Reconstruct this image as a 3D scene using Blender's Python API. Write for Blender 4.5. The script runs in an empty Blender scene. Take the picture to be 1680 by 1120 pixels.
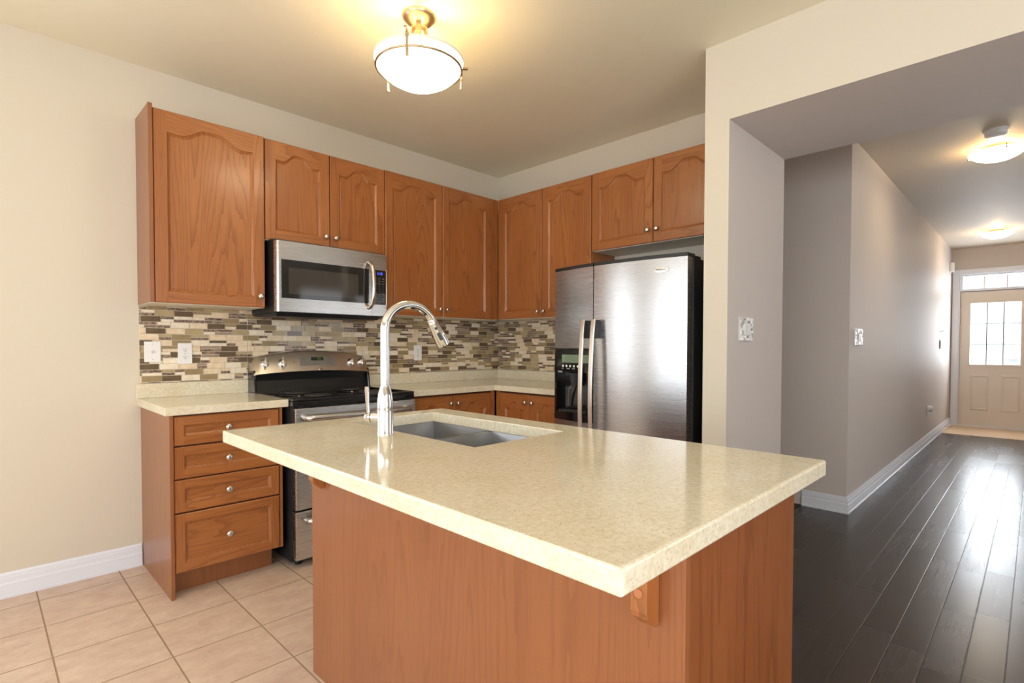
import bpy, bmesh, math, random
from mathutils import Vector, Matrix
from math import sin, cos, pi, radians, sqrt, hypot
random.seed(7)
S = bpy.context.scene
COL = S.collection
# ------------------------------------------------------------------ camera
CAM = Vector((-3.3247, -3.5045, 1.203))
yaw, pit, rol = .7961, -.0231, .0021
fw = Vector((sin(yaw)*cos(pit), cos(yaw)*cos(pit), sin(pit)))
rt = Vector((cos(yaw), -sin(yaw), 0)); up = rt.cross(fw)
r2 = rt*cos(rol)+up*sin(rol); u2 = -rt*sin(rol)+up*cos(rol)
cd = bpy.data.cameras.new('camera'); cam = bpy.data.objects.new('camera', cd); COL.objects.link(cam)
M4 = Matrix((r2, u2, -fw)).transposed().to_4x4(); M4.translation = CAM
cam.matrix_world = M4
cd.sensor_width = 36; cd.lens = 871.66*36/1680
cd.shift_x = -9.73/1680; cd.shift_y = 27.91/1680
cd.clip_start = .05
S.camera = cam
# ------------------------------------------------------------------ world, exposure, daylight
S.view_settings.view_transform = 'Standard'; S.view_settings.look = 'None'
S.view_settings.gamma = 1; S.view_settings.use_curve_mapping = False
S.view_settings.exposure = 0.22
W = bpy.data.worlds.new('sky'); S.world = W; W.use_nodes = True
bg = W.node_tree.nodes['Background']; bg.inputs[0].default_value = (.86, .93, 1, 1); bg.inputs[1].default_value = 1.7

def area(name, loc, rot, sx, sy, power, col):
    l = bpy.data.lights.new(name, 'AREA'); l.shape = 'RECTANGLE'; l.size = sx; l.size_y = sy
    l.energy = power; l.color = col
    o = bpy.data.objects.new(name, l); COL.objects.link(o); o.location = loc; o.rotation_euler = rot
    return o
# daylight through breakfast window and front door; unseen side, rear and living sources added
DAY = (.93, .96, 1)
area('breakfast_window_daylight', (-4.4, .16, 1.45), (-pi/2, 0, 0), 1.6, 1.4, 24, DAY)
area('added_side_daylight', (-5.75, -3.25, 1.42), (0, -pi/2, 0), 1.45, 4.9, 66, DAY)  # invented side window light, added to brighten the room
sl = bpy.data.lights.new('sun', 'SUN'); sl.energy = 10; sl.color = (1, .93, .80); sl.angle = radians(1)
sun = bpy.data.objects.new('sun', sl); COL.objects.link(sun)     # sunlight through the added side window, bounced off the tiles to brighten the ceiling
sun.rotation_euler = Vector((.60, .06, -.80)).to_track_quat('-Z', 'Y').to_euler()
area('added_rear_daylight', (-3.3, -6.2, 1.5), (pi/2, 0, 0), 2.2, 1.4, 62, DAY)  # invented rear window light, added as fill for the cabinet fronts
area('added_living_daylight', (1.5, -6.2, 1.4), (pi/2, 0, 0), 2.2, 1.6, 8, DAY)  # invented living area light, added to brighten the hall
area('front_door_daylight', (7.45, -3.08, 1.55), (0, pi/2, 0), 1.7, 1.1, 80, (.85, .93, 1))

# ------------------------------------------------------------------ helpers
class MB:
    """collects geometry, builds ONE mesh object"""
    def __init__(s): s.v = []; s.f = []; s.m = []
    def add(s, vs, fs, m=0):
        b = len(s.v); s.v += [tuple(p) for p in vs]
        s.f += [tuple(i+b for i in f) for f in fs]; s.m += [m]*len(fs)
    def box(s, x0, x1, y0, y1, z0, z1, m=0):
        if x0 > x1: x0, x1 = x1, x0
        if y0 > y1: y0, y1 = y1, y0
        if z0 > z1: z0, z1 = z1, z0
        vs = [(x, y, z) for z in (z0, z1) for y in (y0, y1) for x in (x0, x1)]
        s.add(vs, [(0,2,3,1), (4,5,7,6), (0,1,5,4), (2,6,7,3), (0,4,6,2), (1,3,7,5)], m)
    def prism(s, poly, a0, a1, axis='z', m=0):
        n = len(poly)
        def P(p, a):
            if axis == 'z': return (p[0], p[1], a)
            if axis == 'y': return (p[0], a, p[1])
            return (a, p[0], p[1])
        vs = [P(p, a0) for p in poly]+[P(p, a1) for p in poly]
        fs = [tuple(range(n))[::-1], tuple(range(n, 2*n))]+[(i, (i+1) % n, n+(i+1) % n, n+i) for i in range(n)]
        s.add(vs, fs, m)
    def lathe(s, prof, c=(0,0,0), axis='z', n=32, m=0, cap=True):
        # prof: list of (r, h); axis z / -y / -x
        def P(r, h, a):
            p, q = r*cos(a), r*sin(a)
            if axis == 'z': return (c[0]+p, c[1]+q, c[2]+h)
            if axis == '-y': return (c[0]+p, c[1]-h, c[2]+q)
            if axis == '-x': return (c[0]-h, c[1]+p, c[2]+q)
            if axis == 'x': return (c[0]+h, c[1]+p, c[2]+q)
            if axis == 'y': return (c[0]+p, c[1]+h, c[2]+q)
        vs = []; fs = []
        for r, h in prof:
            for k in range(n): vs.append(P(max(r, 1e-5), h, 2*pi*k/n))
        for i in range(len(prof)-1):
            for k in range(n):
                fs.append((i*n+k, i*n+(k+1) % n, (i+1)*n+(k+1) % n, (i+1)*n+k))
        if cap:
            fs.append(tuple(range(n))[::-1]); L = (len(prof)-1)*n; fs.append(tuple(range(L, L+n)))
        s.add(vs, fs, m)
    def tube(s, path, rad, n=14, m=0, flat=1.0, cap=True):
        pts = [Vector(p) for p in path]; N = len(pts)
        if not hasattr(rad, '__len__'): rad = [rad]*N
        vs = []; fs = []
        t0 = (pts[1]-pts[0]).normalized()
        ref = Vector((0,0,1)) if abs(t0.z) < .9 else Vector((1,0,0))
        nx = t0.cross(ref).normalized()
        for i, p in enumerate(pts):
            t = ((pts[min(i+1, N-1)]-pts[max(i-1, 0)])).normalized()
            nx = (nx-t*nx.dot(t)).normalized(); ny = t.cross(nx)
            for k in range(n):
                a = 2*pi*k/n; vs.append(p+nx*(rad[i]*cos(a))+ny*(rad[i]*flat*sin(a)))
        for i in range(N-1):
            for k in range(n): fs.append((i*n+k, i*n+(k+1) % n, (i+1)*n+(k+1) % n, (i+1)*n+k))
        if cap: fs += [tuple(range(n))[::-1], tuple(range((N-1)*n, N*n))]
        s.add(vs, fs, m)
    def bar(s, path, wdir, w, t, m=0):
        """flat bar: rectangular section, width w along wdir, thickness t"""
        pts = [Vector(p) for p in path]; N = len(pts); wd = Vector(wdir).normalized(); vs = []; fs = []
        for i, p in enumerate(pts):
            tg = (pts[min(i+1, N-1)]-pts[max(i-1, 0)]).normalized(); nn = tg.cross(wd).normalized()
            for a, b in ((-1,-1), (1,-1), (1,1), (-1,1)): vs.append(p+wd*(a*w/2)+nn*(b*t/2))
        for i in range(N-1):
            for k in range(4): fs.append((i*4+k, i*4+(k+1) % 4, (i+1)*4+(k+1) % 4, (i+1)*4+k))
        fs += [(3,2,1,0), tuple(range(N*4-4, N*4))]
        s.add(vs, fs, m)
    def build(s, name, mats, parent=None, world=True, bevel=0, seg=2, smooth=None, solid=0):
        if not isinstance(mats, (list, tuple)): mats = [mats]
        off = Vector((0,0,0)); p = parent
        if world:
            while p: off += p.location; p = p.parent
        me = bpy.data.meshes.new(name)
        me.from_pydata([(x-off.x, y-off.y, z-off.z) for x, y, z in s.v], [], s.f)
        for mt in mats: me.materials.append(mt)
        me.polygons.foreach_set('material_index', s.m)
        bm = bmesh.new(); bm.from_mesh(me); bmesh.ops.recalc_face_normals(bm, faces=bm.faces); bm.to_mesh(me); bm.free()
        if smooth:
            me.polygons.foreach_set('use_smooth', [True]*len(me.polygons)); me.set_sharp_from_angle(angle=radians(smooth))
        me.update()
        o = bpy.data.objects.new(name, me); COL.objects.link(o)
        if parent: o.parent = parent
        if solid:
            sm = o.modifiers.new('s', 'SOLIDIFY'); sm.thickness = solid; sm.offset = 0
        if bevel:
            b = o.modifiers.new('b', 'BEVEL'); b.width = bevel; b.segments = seg; b.limit_method = 'ANGLE'; b.angle_limit = radians(40)
        return o

def tag(o, label=None, cat=None, group=None, kind=None):
    if label: o['label'] = label
    if cat: o['category'] = cat
    if group: o['group'] = group
    if kind: o['kind'] = kind
    return o
def thing(name, label, cat, loc=(0,0,0), rz=0, group=None):
    o = bpy.data.objects.new(name, None); COL.objects.link(o); o.empty_display_size = .05
    o.location = loc; o.rotation_euler = (0, 0, rz)
    return tag(o, label, cat, group)
def text_mesh(body, size):
    cu = bpy.data.curves.new('t', 'FONT'); cu.body = body; cu.size = size; cu.align_x = 'CENTER'; cu.align_y = 'CENTER'; cu.extrude = .0004
    o = bpy.data.objects.new('t', cu); COL.objects.link(o)
    dg = bpy.context.evaluated_depsgraph_get()
    me = bpy.data.meshes.new_from_object(o.evaluated_get(dg)); bpy.data.objects.remove(o)
    return me
def lettering(name, body, size, loc, rot, mat, parent):
    me = text_mesh(body, size); me.name = name
    me.materials.clear(); me.materials.append(mat)
    o = bpy.data.objects.new(name, me); COL.objects.link(o); o.parent = parent; o.location = loc; o.rotation_euler = rot
    return o

# ------------------------------------------------------------------ materials
def lin(r, g, b):
    f = lambda c: (c/255/12.92) if c/255 <= .04045 else ((c/255+.055)/1.055)**2.4
    return (f(r), f(g), f(b), 1)
def new_mat(name):
    m = bpy.data.materials.new(name); m.use_nodes = True
    nt = m.node_tree; return m, nt, nt.nodes['Principled BSDF'], nt.nodes, nt.links
def plain(name, col, rough=.5, metal=0, spec=.5, coat=0, emit=None, es=0):
    m, nt, p, N, L = new_mat(name)
    p.inputs['Base Color'].default_value = col; p.inputs['Roughness'].default_value = rough; p.inputs['Metallic'].default_value = metal
    p.inputs['Specular IOR Level'].default_value = spec; p.inputs['Coat Weight'].default_value = coat
    if emit: p.inputs['Emission Color'].default_value = emit; p.inputs['Emission Strength'].default_value = es
    return m
def mth(N, L, op, a, b=None, c=None):
    n = N.new('ShaderNodeMath'); n.operation = op
    for i, x in enumerate((a, b, c)):
        if x is None: continue
        if isinstance(x, (int, float)): n.inputs[i].default_value = x
        else: L.new(x, n.inputs[i])
    return n.outputs[0]
def mix(N, L, f, a, b):
    n = N.new('ShaderNodeMix'); n.data_type = 'RGBA'
    for i, x in ((0, f), (6, a), (7, b)):
        if isinstance(x, (int, float, tuple)): n.inputs[i].default_value = x
        else: L.new(x, n.inputs[i])
    return n.outputs[2]
def noise(N, L, vec, scale, detail=2, rough=.5, dist=0):
    n = N.new('ShaderNodeTexNoise'); n.inputs['Scale'].default_value = scale; n.inputs['Detail'].default_value = detail
    n.inputs['Roughness'].default_value = rough; n.inputs['Distortion'].default_value = dist
    if vec is not None: L.new(vec, n.inputs['Vector'])
    return n.outputs['Fac']
def scaled(N, L, vec, sc):
    n = N.new('ShaderNodeVectorMath'); n.operation = 'MULTIPLY'; L.new(vec, n.inputs[0]); n.inputs[1].default_value = sc
    return n.outputs[0]
def rng(N, L, x, a, b, c=0, d=1):
    n = N.new('ShaderNodeMapRange'); L.new(x, n.inputs[0])
    for i, q in enumerate((a, b, c, d)): n.inputs[i+1].default_value = q
    return n.outputs[0]
def bump(N, L, p, h, strength, dist=.001):
    b = N.new('ShaderNodeBump'); b.inputs['Strength'].default_value = strength; b.inputs['Distance'].default_value = dist
    L.new(h, b.inputs['Height']); L.new(b.outputs[0], p.inputs['Normal'])

def oak(name, axis, light, mid, dark, contrast=1.0, rings=15, rough=.33, wide=4.2, lo=.27):
    m, nt, p, N, L = new_mat(name)
    tc = N.new('ShaderNodeTexCoord'); oi = N.new('ShaderNodeObjectInfo')
    off = N.new('ShaderNodeVectorMath'); off.operation = 'ADD'
    L.new(tc.outputs['Object'], off.inputs[0])
    rv = N.new('ShaderNodeCombineXYZ'); L.new(mth(N, L, 'MULTIPLY', oi.outputs['Random'], 41.0), rv.inputs[0]); L.new(mth(N, L, 'MULTIPLY', oi.outputs['Random'], 17.0), rv.inputs[1]); L.new(mth(N, L, 'MULTIPLY', oi.outputs['Random'], 23.0), rv.inputs[2])
    L.new(rv.outputs[0], off.inputs[1]); v = off.outputs[0]
    hi = wide
    sc = {'z': (hi, hi, lo), 'x': (lo, hi, hi), 'y': (hi, lo, hi)}[axis]
    n1 = noise(N, L, scaled(N, L, v, sc), 1.0, 1.5, .45, .15)
    ph = mth(N, L, 'MULTIPLY', n1, rings)
    jit = noise(N, L, scaled(N, L, v, tuple(6 if q == lo else 60 for q in sc)), 1.0, 2)
    ph = mth(N, L, 'ADD', ph, mth(N, L, 'MULTIPLY', jit, .55))
    fr = mth(N, L, 'FRACT', ph)
    ln = rng(N, L, fr, .55, 1.0)           # darker late-wood line
    ln = mth(N, L, 'POWER', ln, 1.6)
    pores = noise(N, L, scaled(N, L, v, tuple(7 if q == lo else 210 for q in sc)), 1.0, 2, .6)
    pr = rng(N, L, pores, .52, .72)
    tone = noise(N, L, scaled(N, L, v, tuple(1.2 if q == lo else 5 for q in sc)), 1.0, 2)
    c = mix(N, L, rng(N, L, tone, .3, .7), light, mid)
    c = mix(N, L, mth(N, L, 'MULTIPLY', ln, .62*contrast), c, dark)
    c = mix(N, L, mth(N, L, 'MULTIPLY', pr, .42*contrast), c, dark)
    L.new(c, p.inputs['Base Color']); p.inputs['Roughness'].default_value = rough
    p.inputs['Coat Weight'].default_value = .25; p.inputs['Coat Roughness'].default_value = .18
    bump(N, L, p, pr, -.12, .0006)
    return m
OL, OM, OD = lin(170, 108, 58), lin(157, 95, 48), lin(112, 62, 27)
OAK_V = oak('oak_vertical', 'z', OL, OM, OD, rings=46, contrast=.9); OAK_H = oak('oak_horizontal', 'x', OL, OM, OD, rings=30, contrast=.85)
VEN = oak('oak_veneer', 'z', lin(152, 95, 55), lin(143, 87, 49), lin(112, 62, 33), contrast=.6, rings=30, lo=.22, rough=.36, wide=4.5)
VEN2 = oak('oak_straight_veneer', 'z', lin(148, 88, 46), lin(138, 79, 40), lin(98, 50, 22), contrast=.75, rings=24, rough=.3, wide=7, lo=.12)
OAK_DARK = plain('oak_reveal', lin(80, 38, 16), .6)
MELA = plain('white_melamine', lin(226, 218, 204), .5)

def quartz():
    m, nt, p, N, L = new_mat('beige_quartz')
    tc = N.new('ShaderNodeTexCoord'); v = tc.outputs['Object']
    n1 = noise(N, L, v, 75, 4, .7); n2 = noise(N, L, v, 9, 3)
    c = mix(N, L, rng(N, L, n1, .32, .68), lin(217, 207, 178), lin(236, 230, 212))
    c = mix(N, L, mth(N, L, 'MULTIPLY', rng(N, L, n2, .45, .75), .35), c, lin(212, 192, 146))
    n3 = noise(N, L, v, 260, 2)
    c = mix(N, L, mth(N, L, 'MULTIPLY', rng(N, L, n3, .59, .71), .42), c, lin(120, 102, 72))
    n4 = noise(N, L, v, 170, 1)
    c = mix(N, L, mth(N, L, 'MULTIPLY', rng(N, L, n4, .62, .74), .6), c, lin(236, 230, 210))
    vo = N.new('ShaderNodeTexVoronoi'); vo.inputs['Scale'].default_value = 70; L.new(v, vo.inputs['Vector'])
    sp = mth(N, L, 'LESS_THAN', vo.outputs['Distance'], .13)
    wn = N.new('ShaderNodeTexWhiteNoise'); L.new(vo.outputs['Position'], wn.inputs['Vector'])
    sp = mth(N, L, 'MULTIPLY', sp, mth(N, L, 'GREATER_THAN', wn.outputs['Value'], .965))
    c = mix(N, L, sp, c, (1, 1, .97, 1))
    L.new(c, p.inputs['Base Color'])
    p.inputs['Roughness'].default_value = .10; p.inputs['Specular IOR Level'].default_value = .6
    return m
QUARTZ = quartz()

def steel(name, col=(.60, .59, .575, 1), rough=.27, ax='x', bs=.005):
    m, nt, p, N, L = new_mat(name)
    tc = N.new('ShaderNodeTexCoord')
    sc = {'x': (4, 4, 700), 'z': (500, 500, 3)}[ax]
    n = noise(N, L, scaled(N, L, tc.outputs['Object'], sc), 1.0, 3, .6)
    L.new(rng(N, L, n, .3, .7, rough-.02, rough+.03), p.inputs['Roughness'])
    p.inputs['Base Color'].default_value = col; p.inputs['Metallic'].default_value = 1
    bump(N, L, p, n, bs, .0003)
    return m
STEEL = steel('brushed_steel'); SINK_STEEL = steel('sink_steel', (.27, .27, .275, 1), .36)
FRIDGE_STEEL = steel('refrigerator_steel', (.50, .50, .505, 1), .27, 'x', .004)
DARK_STEEL = steel('warm_steel', (.64, .58, .52, 1), .34)
CHROME = plain('chrome', (.80, .80, .82, 1), .07, 1)
NICKEL = plain('brushed_nickel', (.62, .59, .55, 1), .27, 1)
SATIN = plain('satin_handle_metal', (.70, .63, .56, 1), .28, 1)
BRONZE = plain('lamp_nickel', (.55, .42, .28, 1), .33, 1)
BLACK = plain('gloss_black', (.008, .008, .009, 1), .1, 0, .5, .4)
BLACKM = plain('matte_black', (.012, .012, .013, 1), .45)
SIDEBLK = plain('textured_black', (.016, .016, .018, 1), .55)
GLASSBLK = plain('dark_glass', (.02, .019, .018, 1), .05, 0, .6)
MESHGLASS = plain('oven_window_glass', (.055, .048, .042, 1), .07, 0, .6)
RUBBER = plain('gray_rubber', (.05, .055, .06, 1), .5)
COIL = plain('burner_coil', (.07, .068, .07, 1), .42, .6)
PLASTIC = plain('white_plastic', lin(238, 238, 238), .35)
SLOT = plain('slot_dark', (.02, .02, .02, 1), .6)
WHITE = plain('white_trim_paint', lin(228, 232, 242), .38)
DOORP = plain('door_paint', lin(226, 216, 204), .42)
def paint(name, col, sc=220, st=.08):
    m, nt, p, N, L = new_mat(name)
    tc = N.new('ShaderNodeTexCoord'); n = noise(N, L, tc.outputs['Object'], sc, 3)
    p.inputs['Base Color'].default_value = col; p.inputs['Roughness'].default_value = .6
    bump(N, L, p, n, st, .001); return m
WALLP = paint('kitchen_wall_paint', lin(213, 205, 188))
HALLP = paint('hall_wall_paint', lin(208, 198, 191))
CEIL = paint('ceiling_paint', lin(236, 230, 207), 160, .15)
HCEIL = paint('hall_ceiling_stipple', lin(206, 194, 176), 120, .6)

def tile_floor():
    m, nt, p, N, L = new_mat('beige_floor_tile')
    g = N.new('ShaderNodeNewGeometry'); sx = N.new('ShaderNodeSeparateXYZ'); L.new(g.outputs['Position'], sx.inputs[0])
    P = .3265
    def cell(o, x0): return mth(N, L, 'DIVIDE', mth(N, L, 'SUBTRACT', o, x0), P)
    cx = cell(sx.outputs[0], -2.4795-20*P); cy = cell(sx.outputs[1], -.487-20*P)
    def edge(c): 
        f = mth(N, L, 'FRACT', c); return mth(N, L, 'MINIMUM', f, mth(N, L, 'SUBTRACT', 1.0, f))
    e = mth(N, L, 'MINIMUM', edge(cx), edge(cy))
    gr = rng(N, L, e, .0055, .011)
    wn = N.new('ShaderNodeTexWhiteNoise'); cb = N.new('ShaderNodeCombineXYZ')
    L.new(mth(N, L, 'FLOOR', cx), cb.inputs[0]); L.new(mth(N, L, 'FLOOR', cy), cb.inputs[1]); L.new(cb.outputs[0], wn.inputs['Vector'])
    ov = N.new('ShaderNodeVectorMath'); ov.operation = 'ADD'; L.new(g.outputs['Position'], ov.inputs[0])
    sc2 = N.new('ShaderNodeVectorMath'); sc2.operation = 'SCALE'; L.new(wn.outputs['Color'], sc2.inputs[0]); sc2.inputs['Scale'].default_value = 9
    L.new(sc2.outputs[0], ov.inputs[1])
    st = scaled(N, L, ov.outputs[0], (1, 1.5, 1))
    a = noise(N, L, st, 9, 6, .62, .3); b = noise(N, L, st, 34, 4, .65)
    c = mix(N, L, rng(N, L, a, .35, .68), lin(216, 194, 173), lin(199, 171, 152))
    c = mix(N, L, mth(N, L, 'MULTIPLY', rng(N, L, b, .5, .75), .4), c, lin(184, 150, 132))
    c = mix(N, L, gr, lin(150, 128, 98), c)
    L.new(c, p.inputs['Base Color'])
    L.new(rng(N, L, gr, 0, 1, .8, .38), p.inputs['Roughness'])
    bump(N, L, p, gr, .5, .002)
    return m
TILE = tile_floor()
def wood_floor():
    m, nt, p, N, L = new_mat('dark_hardwood')
    g = N.new('ShaderNodeNewGeometry'); sx = N.new('ShaderNodeSeparateXYZ'); L.new(g.outputs['Position'], sx.inputs[0])
    Pw = .1145
    r = mth(N, L, 'DIVIDE', mth(N, L, 'ADD', sx.outputs[1], 3.439+30*Pw), Pw)
    ri = mth(N, L, 'FLOOR', r)
    wn = N.new('ShaderNodeTexWhiteNoise'); wn.noise_dimensions = '1D'; L.new(ri, wn.inputs['W'])
    c = mth(N, L, 'DIVIDE', mth(N, L, 'ADD', sx.outputs[0], mth(N, L, 'MULTIPLY', wn.outputs['Value'], 5.0)), .62)
    ci = mth(N, L, 'FLOOR', c)
    def ed(x, w, wid):
        f = mth(N, L, 'FRACT', x); e = mth(N, L, 'MULTIPLY', mth(N, L, 'MINIMUM', f, mth(N, L, 'SUBTRACT', 1.0, f)), w)
        return rng(N, L, e, wid*.3, wid)
    gr = mth(N, L, 'MINIMUM', ed(r, Pw, .0028), ed(c, .62, .0022))
    w2 = N.new('ShaderNodeTexWhiteNoise'); cb = N.new('ShaderNodeCombineXYZ'); L.new(ri, cb.inputs[0]); L.new(ci, cb.inputs[1]); L.new(cb.outputs[0], w2.inputs['Vector'])
    gn = noise(N, L, scaled(N, L, g.outputs['Position'], (4, 90, 4)), 1.0, 3)
    base = mix(N, L, w2.outputs['Value'], lin(42, 31, 27), lin(52, 39, 33))
    base = mix(N, L, mth(N, L, 'MULTIPLY', gn, .4), base, lin(28, 20, 18))
    base = mix(N, L, gr, lin(14, 10, 9), base)
    L.new(base, p.inputs['Base Color'])
    wav = noise(N, L, scaled(N, L, g.outputs['Position'], (3, 12, 1)), 1.0, 2)
    L.new(rng(N, L, mth(N, L, 'ADD', gn, w2.outputs['Value']), .3, 1.6, .22, .30), p.inputs['Roughness'])
    p.inputs['Specular IOR Level'].default_value = .55
    hh = mth(N, L, 'ADD', gr, mth(N, L, 'MULTIPLY', wav, .10))
    bump(N, L, p, hh, .3, .0015)
    return m
WOOD = wood_floor()
def mosaic_mat(name, a, b, sc, rough, spec=.5, streak=False):
    m, nt, p, N, L = new_mat(name)
    g = N.new('ShaderNodeNewGeometry')
    v = scaled(N, L, g.outputs['Position'], (1, 1, 2.2)) if streak else g.outputs['Position']
    n = noise(N, L, v, sc, 4, .65)
    L.new(mix(N, L, rng(N, L, n, .36, .64), a, b), p.inputs['Base Color'])
    p.inputs['Roughness'].default_value = rough; p.inputs['Specular IOR Level'].default_value = spec
    return m
MOS = [mosaic_mat('grout', lin(222, 210, 190), lin(212, 200, 180), 40, .8),
       mosaic_mat('travertine_cream', lin(238, 222, 194), lin(222, 198, 164), 45, .5),
       mosaic_mat('travertine_pale', lin(243, 233, 214), lin(230, 214, 190), 45, .5),
       mosaic_mat('olive_glass', lin(164, 144, 108), lin(152, 132, 97), 14, .1, .6),
       mosaic_mat('khaki_glass', lin(186, 168, 130), lin(176, 156, 118), 14, .1, .6),
       mosaic_mat('brown_glass', lin(112, 94, 74), lin(100, 82, 63), 14, .1, .6),
       mosaic_mat('mottled_marble', lin(50, 36, 30), lin(178, 150, 128), 70, .2, .5, True),
       mosaic_mat('mottled_marble_light', lin(120, 98, 84), lin(196, 176, 156), 95, .2, .5, True)]
def glass(name):
    m, nt, p, N, L = new_mat(name); N.remove(p)
    t = N.new('ShaderNodeBsdfTransparent'); gl = N.new('ShaderNodeBsdfGlossy'); gl.inputs['Roughness'].default_value = .02
    lw = N.new('ShaderNodeLayerWeight'); fo = mth(N, L, 'MULTIPLY_ADD', mth(N, L, 'POWER', lw.outputs['Facing'], 4.0), .5, .04)
    mx = N.new('ShaderNodeMixShader'); L.new(fo, mx.inputs[0]); L.new(t.outputs[0], mx.inputs[1]); L.new(gl.outputs[0], mx.inputs[2])
    L.new(mx.outputs[0], N['Material Output'].inputs[0]); return m
GLASS = glass('window_glass')
OPAL = plain('opal_lamp_glass', lin(250, 240, 220), .3, emit=(1, .84, .58, 1), es=11.0)
OPALH = plain('opal_hall_glass', lin(250, 240, 220), .3, emit=(1, .79, .52, 1), es=22.0)
BLUE = plain('blue_display', (.0, .0, .02, 1), .4, emit=(.06, .12, 1, 1), es=2.2)
GREEN = plain('green_display', (.0, .02, .0, 1), .4, emit=(.12, .5, .02, 1), es=.7)
KEYTXT = plain('keypad_print', lin(150, 145, 140), .5)
LCD = plain('dispenser_display', lin(120, 140, 118), .25)
GRAYPRINT = plain('gray_print', lin(95, 92, 88), .5)

# ------------------------------------------------------------------ room shell
H = 2.716; HH = 2.70
def struct(mb, name, mats, **k): return tag(mb.build(name, mats, **k), kind='structure')
b = MB(); b.box(-3.6, 0, 0, .12, -.05, H); b.box(-5.7, -5.2, 0, .12, -.05, H); b.box(-5.2, -3.6, 0, .12, -.05, .75); b.box(-5.2, -3.6, 0, .12, 2.15, H); struct(b, 'wall_left', WALLP)
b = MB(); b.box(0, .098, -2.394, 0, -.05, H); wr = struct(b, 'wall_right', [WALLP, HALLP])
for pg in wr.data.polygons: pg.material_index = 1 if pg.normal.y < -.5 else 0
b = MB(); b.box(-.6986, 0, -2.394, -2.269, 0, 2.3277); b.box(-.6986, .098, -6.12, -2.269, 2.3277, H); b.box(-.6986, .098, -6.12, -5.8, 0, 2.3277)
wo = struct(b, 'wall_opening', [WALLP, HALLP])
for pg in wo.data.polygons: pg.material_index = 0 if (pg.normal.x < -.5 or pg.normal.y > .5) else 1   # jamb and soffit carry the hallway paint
b = MB(); b.box(1.066, 7.23, -2.534, -1.0, 0, H); b.box(.098, 1.066, -1.1, -1.0, 0, H); struct(b, 'wall_hall', HALLP)
b = MB(); b.box(3.0, 7.23, -4.1, -3.98, 0, H); b.box(3.0, 3.12, -6.0, -4.1, 0, H); struct(b, 'wall_hall_right', HALLP)  # cut short for an unseen living area, added to let daylight in
# front door wall with opening y -3.56..-2.62, z 0..2.31
b = MB(); D0, D1 = -3.575, -2.625
b.box(7.23, 7.37, D1, -2.40, 0, H); b.box(7.23, 7.37, -4.1, D0, 0, H); b.box(7.23, 7.37, D0, D1, 2.305, H); struct(b, 'wall_hall_end', HALLP)
# unseen walls with added window openings: side wall x=-5.6 and rear wall y=-6
b = MB(); b.box(-5.7, -5.6, -6.12, -5.7, 0, H); b.box(-5.7, -5.6, -.8, 0, 0, H); b.box(-5.7, -5.6, -5.7, -.8, 2.15, H); b.box(-5.7, -5.6, -5.7, -.8, 0, .7); struct(b, 'wall_side', WALLP)
b = MB(); b.box(-5.6, -4.4, -6.12, -6.0, 0, H); b.box(-2.2, .4, -6.12, -6.0, 0, H); b.box(2.6, 3.12, -6.12, -6.0, 0, H); b.box(.4, 2.6, -6.12, -6.0, 0, .6); b.box(.4, 2.6, -6.12, -6.0, 2.2, H); b.box(-4.4, -2.2, -6.12, -6.0, 0, .8); b.box(-4.4, -2.2, -6.12, -6.0, 2.2, H); struct(b, 'wall_rear', WALLP)
b = MB(); b.box(-5.7, .098, -6.12, .12, H, H+.08); struct(b, 'ceiling', CEIL)
b = MB(); b.box(.098, 7.37, -6.12, -1.0, HH, H+.08); struct(b, 'ceiling_hall', HCEIL)
b = MB(); b.box(-5.7, -1.9, -6.12, .12, -.05, 0); b.box(-1.9, 0, -2.40, .12, -.05, 0); struct(b, 'floor', TILE)
b = MB(); b.box(-1.9, .098, -6.12, -2.40, -.05, 0); b.box(.098, 6.15, -6.12, -1.0, -.05, 0); struct(b, 'floor_hardwood', WOOD)
b = MB(); b.box(6.15, 7.37, -4.1, -2.534, -.05, .001); struct(b, 'floor_entry', plain('entry_tile', lin(214, 184, 150), .4))
# window frames and panes (behind the camera; side, rear and living-room ones added for daylight)
def frame(name, axis, a0, a1, z0, z1, pos, mull):
    o = MB(); t = .05
    def B(p0, p1, q0, q1, w=.03):
        if axis == 'x': o.box(pos-w, pos+w, p0, p1, q0, q1)
        else: o.box(p0, p1, pos-w, pos+w, q0, q1)
    B(a0, a0+t, z0, z1); B(a1-t, a1, z0, z1); B(a0+t, a1-t, z0, z0+t); B(a0+t, a1-t, z1-t, z1)
    for q in mull: B(q-.03, q+.03, z0+t, z1-t)
    fr = struct(o, name, WHITE)
    g = MB()
    if axis == 'x': g.box(pos-.004, pos+.004, a0+t, a1-t, z0+t, z1-t)
    else: g.box(a0+t, a1-t, pos-.004, pos+.004, z0+t, z1-t)
    g.build('pane', GLASS, fr)
frame('window_added_side', 'x', -5.7, -.8, .7, 2.15, -5.65, [-4.1, -2.4])
frame('window_added_rear', 'y', -4.4, -2.2, .8, 2.2, -6.06, [-3.3])
frame('window_3', 'y', -5.2, -3.6, .75, 2.15, .06, [-4.4])
frame('window_added_living', 'y', .4, 2.6, .6, 2.2, -6.06, [1.5])

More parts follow.
